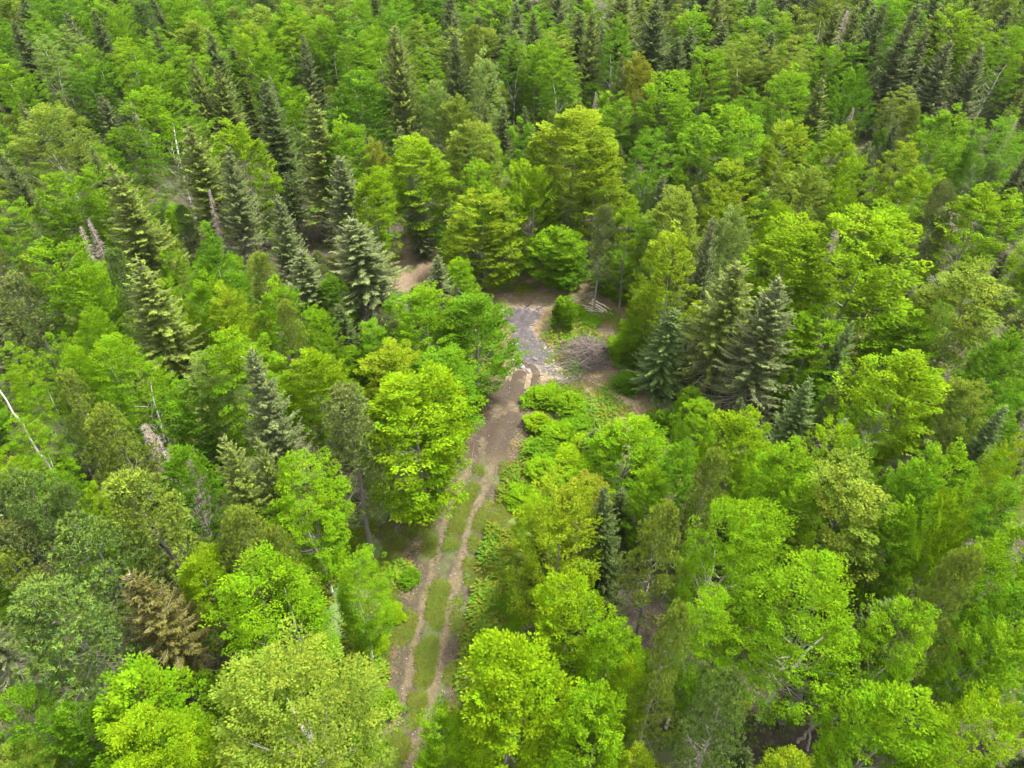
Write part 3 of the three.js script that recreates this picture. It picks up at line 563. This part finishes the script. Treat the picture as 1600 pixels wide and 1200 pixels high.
// visible ground that nothing may cover, as photo polygons
const poly = (a) => a.map(([x, z]) => ({ x, z }));
const OPEN_PX = [poly(CLEAR_PX), poly([[575, 1200], [640, 1010], [600, 930], [655, 860], [700, 770], [745, 690], [770, 600], [835, 600], [920, 640], [890, 720], [805, 800], [800, 930], [815, 1000], [720, 1040], [660, 1200]]), poly(BARE_PX), poly([[560, 850], [650, 850], [650, 980], [600, 980]]), poly([[-4, 600], [16, 600], [112, 770], [92, 772]])];
const hidden = (x, y, dep) => OPEN_PX.some((p) => inside(p, x, y)) || placed.some((t) => t.depth > dep + .5 && t.fill === undefined && y > t.py - 6 && y < t.pb - 8 && Math.abs(x - t.px) < t.pw * .5 * (y < t.py + t.pw * .35 ? .6 : .95));
const covered = (x, y, dep) => placed.some((t) => t.depth < dep - .5 && t.px !== undefined && y > t.py + 4 && y < t.pb - 10 && Math.abs(x - t.px) < t.pw * .5 * (y < t.py + t.pw * .35 ? .55 : .85));
const WORD = { bright: 'yellow-green', green: 'mid-green', emerald: 'deep green', olive: 'olive-green', dark: 'dark', grey: 'grey-green', blue: 'bluish-green', x: 'grey' };
const NOUN = { M: 'maple', B: 'feathery birch', S: 'spruce spire', P: 'tufted pine', F: 'small fir', D: 'dead spruce' };
function fillLabel(kind, col, x, y, low) {   // looks first, then the part of the photo where it stands
  const side = x < 230 ? 'at the left edge' : x < 560 ? 'left of centre' : x < 980 ? 'at centre' : x < 1330 ? 'right of centre' : 'at the right edge';
  const row = y < 45 ? 'in the farthest row' : y < 110 ? 'in the far rows' : y < 230 ? 'in the forest well beyond the clearing' : y < 430 ? 'level with the back of the clearing' : y < 640 ? 'level with the brush pile' : y < 860 ? 'level with the middle of the trail' : 'near the bottom';
  return [`${low} ${WORD[col]} ${NOUN[kind]} ${row}, ${side}`, `${WORD[col]} ${NOUN[kind].replace('birch', 'birche')}s ${row}, ${side}`];
}
const pick = (R, list) => { let r = R() * list.reduce((s, a) => s + a[1], 0); for (const a of list) if ((r -= a[1]) < 0) return a[0]; return list[0][0]; };
const FILL_COL = { M: [['bright', .6], ['green', 4], ['emerald', 4], ['olive', .8]], B: [['green', 4], ['bright', .5], ['olive', 1], ['emerald', 2]], S: [['dark', 2], ['olive', 3], ['grey', 2.5]], P: [['olive', 2], ['grey', 1], ['blue', 1]], F: [['dark', 2], ['blue', 1]], D: [['x', 1]] };
const FAR_COL = { ...FILL_COL, M: [['emerald', 3], ['green', 3], ['olive', 1]], B: [['emerald', 3], ['green', 3], ['olive', 2]], S: [['dark', 4], ['olive', 1.5], ['grey', 2]] };
let nFill = 0;
for (let pass = 0; pass < 2; pass++) for (let z = -10; z > -160; z -= 2.7) for (let x = -112; x < 112; x += 2.7) {
  const X = x + (RP() - .5) * 2.3, Z = z + (RP() - .5) * 2.3, r1 = RP(), r2 = RP(), r3 = RP(), r4 = RP();
  const q = toPixel(X, 9, Z), base = toPixel(X, 0, Z), far = Z < -92;
  if (q[0] < -130 || q[0] > 1730 || q[1] > 1290 || toPixel(X, 7, Z)[1] < -8) continue;
  if (trailAt(X, Z) < 2.6 || edgeDist(CLEARING, X, Z) > -.8 || OPEN_PX.some((p) => inside(p, base[0], base[1]))) continue;
  const near = far ? 3.6 : 2.5; if (placed.some((t) => Math.hypot(t.x - X, t.z - Z) < (t.fill ? near : Math.min(2.4, t.r * .7 + .6)))) continue;
  const conif = sm(.42, .62, fbm(X / 26 + 7, Z / 26, 91)), right = sm(-15, 45, X);
  const kind = far ? pick(() => r1, [['S', .35 + .9 * conif + 1.3 * right], ['B', 1.7 - .5 * right], ['M', 1.1], ['P', .45], ['F', .4 + .8 * right]]) : pick(() => r1, [['M', 2.4], ['B', 1.1], ['S', 1 + conif], ['P', .7 + .5 * conif], ['F', .9], ['D', .22]]);
  const hmax = far ? ({ S: 14, B: 12.5, M: 12, P: 12, F: 11 })[kind] * (.82 + .3 * r2) : ({ M: 6.8, B: 7.2, S: 9, P: 8, F: 5.5, D: 8 })[kind] * (.75 + .35 * r2);
  let H = hmax, ok = false; const wr = ({ M: .42, B: .34, S: .34, P: .34, F: .38, D: .26 })[kind] * (far ? 1.2 : 1);
  for (; H > 2.6; H -= .6) { const rad = Math.max(1.1, H * wr) / 2, t = toPixel(X, H, Z), dx = rad * F / t[2]; if (![[0, 0], [-.8, .25], [.8, .25], [-.9, .6], [.9, .6], [0, .6]].some(([a, b]) => { const s = toPixel(X, H * (1 - b * .8), Z); return hidden(s[0] + a * dx, s[1], t[2]); })) { ok = true; break; } }
  if (!ok) continue;
  { const rad = Math.max(1.1, H * wr) / 2, t = toPixel(X, H, Z), dx = rad * F / t[2]; if ([[0, 0], [-.8, .3], [.8, .3], [0, .4]].every(([a, b]) => { const s = toPixel(X, H * (1 - b * .8), Z); return covered(s[0] + a * dx, s[1], t[2]); })) continue; }
  const low = H < 4.2, k2 = low && kind !== 'S' && kind !== 'D' ? (r3 < .4 ? 'F' : 'M') : kind, width = Math.max(1.5, H * wr * (.85 + .35 * r4)) * (low ? 1.25 : 1);
  const col = pick(() => r3, far ? FAR_COL[k2] : FILL_COL[k2]), sp = toPixel(X, H, Z), L = fillLabel(k2, col, sp[0], sp[1], low ? 'low' : r2 > .66 ? 'tall' : r4 < .4 ? 'slim' : r2 < .3 ? 'short' : 'middling');
  plantTree(k2, col, Math.floor(r4 * 97), [X, Z], H, width, r2 * 6.28, L[0], L[1]);
  { const s = toPixel(X, H, Z); placed.push({ x: X, z: Z, r: width / 2, depth: s[2], fill: 1, px: s[0], py: s[1], pb: Math.min(base[1], s[1] + width * F / s[2] * 1.5), pw: width * F / s[2] }); } nFill++;
}
console.log('trees', TREES.length, 'fill', nFill, JSON.stringify(counts));

// bushes by the trail and in the clearing: photo x, foot y, width, height in metres
const BUSH = `
green 877 512 46 2.6|round bright green bush alone in the clearing above the brush pile
green 848 628 52 1.5|leafy bush at the trail's right side just below the clearing
green 885 640 54 1.6|bush beside the grey boulder below the clearing
emerald 905 672 48 1.3|dark green bush right of the grey boulder
bright 845 668 46 1.3|bright bush at the right of the trail's dark soil patch
green 872 690 60 1.7|wide bush in the thicket right of the trail
emerald 846 706 54 1.4|deep green bush edging the trail in the thicket
bright 884 728 62 1.7|light bush in the middle of the thicket right of the trail
green 850 748 60 1.5|bush of the thicket close to the right rut
green 815 782 46 1.1|low bush next to the right rut above the bare strip
emerald 838 800 56 1.4|bush left of the golden-green maple's foot
bright 915 705 52 1.5|yellow-green bush at the foot of the orange-tinged maple
green 900 762 56 1.5|bush at the back of the thicket, under the orange-tinged maple
green 900 492 30 .7|low green bush beside the round clearing bush
emerald 922 502 36 .5|flat green bush between pole stack and brush pile
emerald 978 608 40 1.8|dark bush at the clearing's right edge below the brush pile
green 968 560 46 2.4|bush at the right end of the brush pile
green 962 462 34 1.5|bush behind the pale pole stack
emerald 1032 672 38 2|bush at the lower right end of the clearing
green 815 985 42 .9|low bush below the bare pink strip, right of the ruts
emerald 785 950 36 .7|dark low bush right of the ruts near the weeds
green 750 1075 48 1|low bush left of the large bright maple by the ruts
bright 615 965 40 .9|yellowish low bush at the left verge near the slim birch
green 600 1105 46 1.1|low bush at the left verge by the slim birch's foot
bright 592 1010 40 .8|pale low bush against the slim birch's right side
green 570 1175 56 1.2|low bush at the bottom edge left of the ruts
emerald 640 905 36 .8|small dark bush at the left verge below the grey pine
`.trim().split('\n');
BUSH.forEach((line, i) => { const [s, label] = line.split('|'), [c, x, y, w, h] = s.split(' '), P = ground(+x, +y); plantTree('H', c, i, [P.x, P.z], +h * (i ? .72 : 1), +w / F * P.depth * (i ? 1.0 : .9), hash(i, 1, 3) * 6.28, label); });

// ---------------------------------------------------------------- ground plants, too many to count
function scatter(name, geo, mat, n, place, label, tint) {
  const R = rng(name.length * 977 + n), list = []; let tries = 0;
  while (list.length < n && tries++ < n * 12) { const s = place(R); if (s) list.push(s); }
  const im = new THREE.InstancedMesh(geo, mat, list.length), o = new THREE.Object3D(), c = new THREE.Color(); im.name = numbered(name); im.castShadow = im.receiveShadow = true;
  list.forEach(([x, z, s, lift = .02], k) => { o.position.set(x, relief(x, z) + lift, z); o.rotation.set(0, R() * 6.28, 0); o.scale.set(s, s * (.7 + .6 * R()), s); o.updateMatrix(); im.setMatrixAt(k, o.matrix); tint(c, R, x, z); im.setColorAt(k, c); });
  scene.add(im); return tag(im, label, null, null, 'stuff');
}
{
  const R = rng(5), blade = new Bag(), leafs = new Bag(), d = V(), n = V(), stones = [];
  for (let k = 0; k < 26; k++) { const a = R() * 6.28, q = Math.sqrt(R()) * .22; d.set(Math.cos(a) + (R() - .5) * .8, .4 * R() + .1, Math.sin(a) + (R() - .5) * .8).normalize(); n.set((R() - .5) * .8, 1, (R() - .5) * .8); n.addScaledVector(d, -n.dot(d)).normalize(); const g = .8 + .4 * R(); blade.leaf(V(Math.cos(a) * q, 0, Math.sin(a) * q), d, n, .10 + .12 * R(), .026, [g, g, g], .1); }
  for (let k = 0; k < 34; k++) { const a = R() * 6.28, q = Math.sqrt(R()) * .34, h = .06 + .26 * R() * (1 - q); d.set(Math.cos(a), (R() - .4) * .5, Math.sin(a)).normalize(); n.set((R() - .5) * .8, 1, (R() - .5) * .8); n.addScaledVector(d, -n.dot(d)).normalize(); const g = .75 + .5 * R(); leafs.leaf(V(Math.cos(a) * q, h, Math.sin(a) * q), d, n, .11 + .09 * R(), .085, [g, g, g], .2); }
  const near = (R, w) => { const p = trailPts[Math.floor(R() * 241)], a = R() * 6.28, r = R() * w; return [p.x + Math.cos(a) * r, p.z + Math.sin(a) * r]; };
  const CBOX = box(CLEARING, 1), inClear = (R) => { const x = mix(CBOX[0], CBOX[1], R()), z = mix(CBOX[2], CBOX[3], R()); return edgeDist(CLEARING, x, z) > -1 ? [x, z] : null; };
  const wet = (x, z) => edgeDist(PUDDLE, x, z) > -.2;
  const gm = leafy(LIN(.10, .155, .022), .3), wm = leafy(LIN(.095, .19, .012), .3);
  scatter('grass', blade.geo(), gm, 12000, (R) => { const s = near(R, 5), d = trailAt(...s), rut = Math.abs(d - .76) < .42; if (rut && R() < .96) return null; if (fbm(s[0] * .8, s[1] * .8, 81) < (d < .5 ? .42 : d < 2.2 ? .62 : .52) || s[1] < -35 && d < 2.5 || (s[1] < -25 && d < .6 && R() < .6)) return null; return [s[0], s[1], .6 + .7 * R(), d < .7 ? .05 + .09 * sm(.62, .15, d) : .06]; }, 'short grass on the trail middle and verges', (c, R) => c.setRGB(.8 + .9 * R(), .85 + .35 * R(), .8 + .6 * R()));
  scatter('dry_grass', blade.geo(), rough(LIN(.19, .15, .062)), 3800, (R) => { const s = R() < .75 ? inClear(R) : near(R, 5); if (!s || wet(...s) || edgeDist(STONY, ...s) > -.1 || trailAt(...s) < 1.5 || fbm(s[0], s[1], 83) < .42) return null; return [s[0], s[1], .5 + .7 * R(), .06]; }, 'tan dry grass in the clearing and along the trail', (c, R) => c.setRGB(.7 + .5 * R(), .7 + .4 * R(), .7 + .5 * R()));
  scatter('undergrowth', leafs.geo(), wm, 15000, (R) => { let s; const w = R(); if (w < .5) s = near(R, 9); else if (w < .58) s = inClear(R); else { s = [mix(-80, 80, R()), mix(-110, -12, R())]; } if (!s) return null; const d = trailAt(...s); if (d < 2.3 || wet(...s) || edgeDist(STONY, ...s) > -.3 || (edgeDist(CLEARING, ...s) > .6 && R() < .82)) return null; const lf = w < .5 && s[0] < trailPts[0].x + (trailPts[240].x - trailPts[0].x) * ((s[1] - trailPts[0].z) / (trailPts[240].z - trailPts[0].z)); if (fbm(s[0] * .6, s[1] * .6, 85) < (w < .5 ? (lf ? .6 : .47) : .5)) return null; if (w >= .58) { const q = toPixel(s[0], 0, s[1]); if (q[0] < -60 || q[0] > 1660 || q[1] > 1260) return null; } return [s[0], s[1], .6 + 1.0 * R(), .05]; }, 'low leafy plants covering the ground under the trees and beside the trail', (c, R, x, z) => { const g = .6 + .7 * fbm(x * .9, z * .9, 86); c.setRGB(g * (.8 + 1.1 * R()), g * (.8 + .45 * R()), g * (.8 + 1.2 * R())); });
  const st = new THREE.IcosahedronGeometry(.1, 1), sp = st.attributes.position; for (let i = 0; i < sp.count; i++) { const f = .8 + .5 * noise(sp.getX(i) * 14 + 5, sp.getZ(i) * 14 + sp.getY(i) * 9, 87); sp.setXYZ(i, sp.getX(i) * f * 1.3, sp.getY(i) * f * .6, sp.getZ(i) * f); } st.computeVertexNormals();
  scatter('pebbles', st, new THREE.MeshStandardMaterial({ color: LIN(.20, .185, .178), roughness: .9 }), 800, (R) => { if (R() < .2) { const s = near(R, 1.6); return [s[0], s[1], .2 + .2 * R(), .08]; } const s = inClear(R); if (!s || edgeDist(STONY, ...s) < -.1 || (wet(...s) && R() < .8)) return null; return [s[0], s[1], .3 + .8 * Math.pow(R(), 3), .06]; }, 'pale loose stones around the puddle and in the ruts', (c, R) => { const g = .55 + .55 * R(); c.setRGB(g, g * .98, g * .96); });
  const twig = new THREE.CylinderGeometry(.006, .018, 1, 4); twig.rotateZ(Math.PI / 2);
  scatter('fallen_twigs', twig, new THREE.MeshStandardMaterial({ color: LIN(.12, .098, .08), roughness: 1 }), 2600, (R) => { const s = R() < .14 ? near(R, 7) : R() < .5 ? inClear(R) : [mix(-60, 60, R()), mix(-95, -12, R())]; if (!s || Math.abs(trailAt(...s) - .76) < .35) return null; return [s[0], s[1], .4 + .9 * R(), .07]; }, 'dry twigs littering the forest floor', (c, R) => { const g = .6 + .9 * R(); c.setRGB(g, g, g); });
}

// ---------------------------------------------------------------- clearing: brush pile, poles, boulder, fallen wood
const stickWood = [LIN(.135, .108, .095), LIN(.10, .078, .068), LIN(.20, .168, .148), LIN(.06, .046, .04)].map((c) => rough(c));
function stick(R, len, r, bend) { const b = new Bag(), pts = []; for (let k = 0; k <= 4; k++) pts.push(V((k / 4 - .5) * len, (R() - .5) * bend, (R() - .5) * bend)); b.path(pts, r, r * .3, [1, 1, 1], 5); for (let k = 0; k < 3; k++) { const p = pts[1 + k].clone(), l = len * (.12 + .15 * R()); b.rod(p, V(p.x + l, p.y + (R() - .3) * l, p.z + (R() - .5) * 1.6 * l), r * .5, r * .15, [1, 1, 1]); } return b.geo(); }
{
  const R = rng(77), P = ground(919, 556), geos = [0, 1, 2, 3, 4].map((k) => stick(R, 1.2 + .32 * k, .03 + .008 * (k % 3), .22)), pile = new THREE.Group(); pile.name = numbered('brush_pile'); pile.position.set(P.x, relief(P.x, P.z) + .04, P.z);
  tag(pile, 'grey-brown heap of cut branches at the clearing right of the puddle', 'brush pile'); scene.add(pile);
  const spot = (R) => { const a = R() * 6.28, q = Math.pow(R(), .6); return [Math.cos(a) * q * 2.6, Math.sin(a) * q * 2.5, q]; };
  for (let k = 0; k < 210; k++) { const [x, z, q] = spot(R), m = mesh('branch', geos[k % 5], stickWood[Math.floor(R() * 4)], pile); m.position.set(x * .8, .1 + (1 - q) * 1.15 * R() + .08, z * .8); m.rotation.set(0, R() * 6.28, (R() - .5) * .45, 'YXZ'); const s = .6 + .5 * R(); m.scale.set(s, s, s); }
  const tw = new Bag(); for (let k = 0; k < 2200; k++) { const [x, z, q] = spot(R), y = .05 + (1 - q * q) * 1.1 * R(), a = R() * 6.28, l = .25 + .5 * R(), g = .6 + .8 * R(); tw.rod(V(x, y, z), V(x + Math.cos(a) * l, Math.max(.03, y + (R() - .5) * .35), z + Math.sin(a) * l), .012, .004, [g, g * .97, g * .95]); }
  mesh('twigs', tw.geo(), stickWood[0], pile).userData.kind = 'stuff';
}
{
  const R = rng(78), P = ground(916, 590), heap = new THREE.Group(), geos = [0, 1, 2].map((k) => stick(R, 1.4 + .6 * k, .026, .2)); heap.name = numbered('branch_litter'); heap.position.set(P.x, relief(P.x, P.z) + .04, P.z);
  tag(heap, 'thin spread of broken sticks lying just below the brush pile', 'sticks'); scene.add(heap);
  for (let k = 0; k < 34; k++) { const m = mesh('branch', geos[k % 3], stickWood[Math.floor(R() * 3)], heap); m.position.set((R() - .5) * 4.6, .05 + .14 * R(), (R() - .5) * 2.2); m.rotation.y = (R() - .5) * 1.6; const s = .5 + .6 * R(); m.scale.set(s, s, s); }
}
{ // cut poles
  const R = rng(79), words = ['pale barkless pole, rearmost of the small stack behind the brush pile', 'pale barkless pole, second from the rear in the small stack', 'pale pole in the middle of the small stack behind the brush pile', 'greyer pole, second from the front of the small stack', 'short greyish pole, front one of the small stack', 'thin crooked pole lying loose left of the small stack'];
  const A = [[924, 474, 957, 494], [921, 477, 951, 494], [926, 472, 955, 488], [914, 484, 950, 489], [912, 488, 946, 490], [906, 480, 936, 486]];
  A.forEach(([x0, y0, x1, y1], k) => {
    const a = ground(x0, y0), b = ground(x1, y1), len = Math.hypot(b.x - a.x, b.z - a.z) * (k > 3 ? .9 : 1.02), bag = new Bag(), n = 7, r = [.085, .08, .075, .06, .06, .045][k]; let p = null;
    for (let i = 0; i <= n; i++) { const q = V((i / n - .5) * len, (noise(i * .8, k, 5) - .5) * .06, (noise(i * .8, k, 6) - .5) * .1); if (p) bag.rod(p, q, r * (1 - .35 * (i - 1) / n), r * (1 - .35 * i / n), (() => { const g = .85 + .3 * R(); return [g, g * .98, g * .95]; })(), 9); p = q; }
    for (const e of [-1, 1]) { const q = V(e * len / 2, 0, 0); bag.rod(q, V(q.x + e * .012, 0, 0), r * (e < 0 ? 1 : .65), .004, [1.15, 1.1, 1], 9); }
    const m = tag(mesh('log', bag.geo(), rough(k < 3 ? LIN(.52, .45, .36) : LIN(.36, .32, .28))), words[k], 'log', 'cut poles stacked in the clearing');
    m.position.set((a.x + b.x) / 2, relief(a.x, a.z) + .12 + .05 * (k % 3), (a.z + b.z) / 2); m.rotation.y = -Math.atan2(b.z - a.z, b.x - a.x);
  });
}
function boulder(seed, w, h, c, x, y, label) {
  const g = new THREE.IcosahedronGeometry(1, 4), p = g.attributes.position, P = ground(x, y);
  const cols = []; for (let i = 0; i < p.count; i++) { const a = p.getX(i), b = p.getY(i), d = p.getZ(i), f = .78 + .34 * fbm(a * 1.3 + seed, d * 1.3 + b, seed, 3) + .1 * Math.abs(fbm(a * 4 + b * 3, d * 4, seed + 3, 2) - .5); p.setXYZ(i, a * f * w, b * f * h, d * f * w * .7); const n = .75 + .5 * fbm(a * 5, d * 5 + b * 5, seed + 9); cols.push(n, n, n * .99); }
  g.setAttribute('color', new THREE.Float32BufferAttribute(cols, 3)); g.computeVertexNormals(); const m = tag(mesh('boulder', g, rough(c, { side: THREE.FrontSide })), label, 'boulder'); m.position.set(P.x, relief(P.x, P.z) + h * .3, P.z); m.rotation.y = seed;
}
boulder(3, .5, .34, LIN(.20, .18, .18), 877, 648, 'grey boulder among green bushes right of the trail below the clearing');
boulder(5, .36, .24, LIN(.19, .178, .175), 815, 573, 'pale grey boulder at the lower left rim of the puddle');
boulder(8, .3, .16, LIN(.17, .155, .15), 826, 580, 'small flat grey boulder just below the puddle by the trail end');
boulder(9, .3, .2, LIN(.13, .11, .10), 836, 562, 'small dark boulder at the lower tip of the puddle');
// single fallen branches and the leaning white stem
function fallen(name, x0, y0, x1, y1, r, mat, label, lift = [.1, .1]) {
  const R = rng(x0 * 7 + y0), a = ground(x0, y0, lift[0]), b = ground(x1, y1, lift[1]); if (lift[0] > 3) { const k = lift[0] / (lift[1] - lift[0]); a.x -= (b.x - a.x) * k; a.z -= (b.z - a.z) * k; lift[0] = 0; } const A = V(a.x, lift[0] + relief(a.x, a.z), a.z), B = V(b.x, lift[1] + relief(b.x, b.z), b.z), bag = new Bag(), o = A.clone(); A.sub(o); B.sub(o); let p = A.clone();
  for (let i = 1; i <= 14; i++) { const q = A.clone().lerp(B, i / 14); q.x += (R() - .5) * r * 1.6; q.z += (R() - .5) * r * 1.6; const g = .8 + .35 * R(); bag.rod(p, q, r * (1 - .6 * (i - 1) / 14), r * (1 - .6 * i / 14), [g, g, g], 7); p = q; }
  for (let k = 0; k < (name === 'leaning_trunk' ? 3 : 9); k++) { const s = A.clone().lerp(B, .35 + .6 * R()), l = A.distanceTo(B) * (.1 + .14 * R()); bag.rod(s, V(s.x + (R() - .5) * 1.6 * l, s.y + (R() - .2) * .6 * l, s.z + (R() - .5) * 1.6 * l), r * .3, r * .08, [.9, .88, .86]); }
  const m = tag(mesh(name, bag.geo(), mat), label, name.replace('_', ' ')); m.position.copy(o); return m;
}
fallen('leaning_trunk', 104, 770, -4, 606, .105, rough(LIN(.42, .40, .37)), 'leaning white birch trunk at the left edge below the birch crowns', [4.5, 11.5]);
fallen('fallen_branch', 1246, 1160, 1290, 1118, .09, deadWood, 'grey dead branching limb on the ground below the largest birch', [.2, 2.6]);
fallen('fallen_branch', 1262, 1172, 1268, 1116, .07, deadWood, 'thinner dead limb beside the grey one below the largest birch', [.2, 3]);
fallen('fallen_branch', 1540, 1100, 1590, 1075, .07, deadWood, 'thin dead limb in the dark gap at the lower right edge', [.15, .5]);
fallen('fallen_branch', 822, 478, 832, 470, .06, stickWood[3], 'dark crooked stick at the puddle\'s upper rim', [.1, .3]);
fallen('fallen_branch', 838, 482, 858, 474, .05, stickWood[1], 'dark thin branch pointing right from the puddle\'s top', [.1, .12]);
fallen('fallen_branch', 886, 523, 912, 528, .04, stickWood[2], 'pale long stick reaching out left of the brush pile', [.12, .2]);
fallen('fallen_branch', 900, 569, 945, 564, .05, stickWood[2], 'pale stick along the lower side of the brush pile', [.1, .16]);
fallen('fallen_branch', 585, 1130, 600, 1080, .05, deadWood, 'thin pale stick at the slim birch\'s foot by the trail', [.1, .15]);
fallen('fallen_branch', 770, 905, 795, 955, .06, stickWood[2], 'pale stick among weeds right of the ruts', [.1, .15]);
fallen('leaning_trunk', 1222, 1128, 1258, 1062, .24, barkGrey, 'thick grey stem leaning beneath the largest lower right birch', [.2, 5]);
renderer.render(scene, camera);
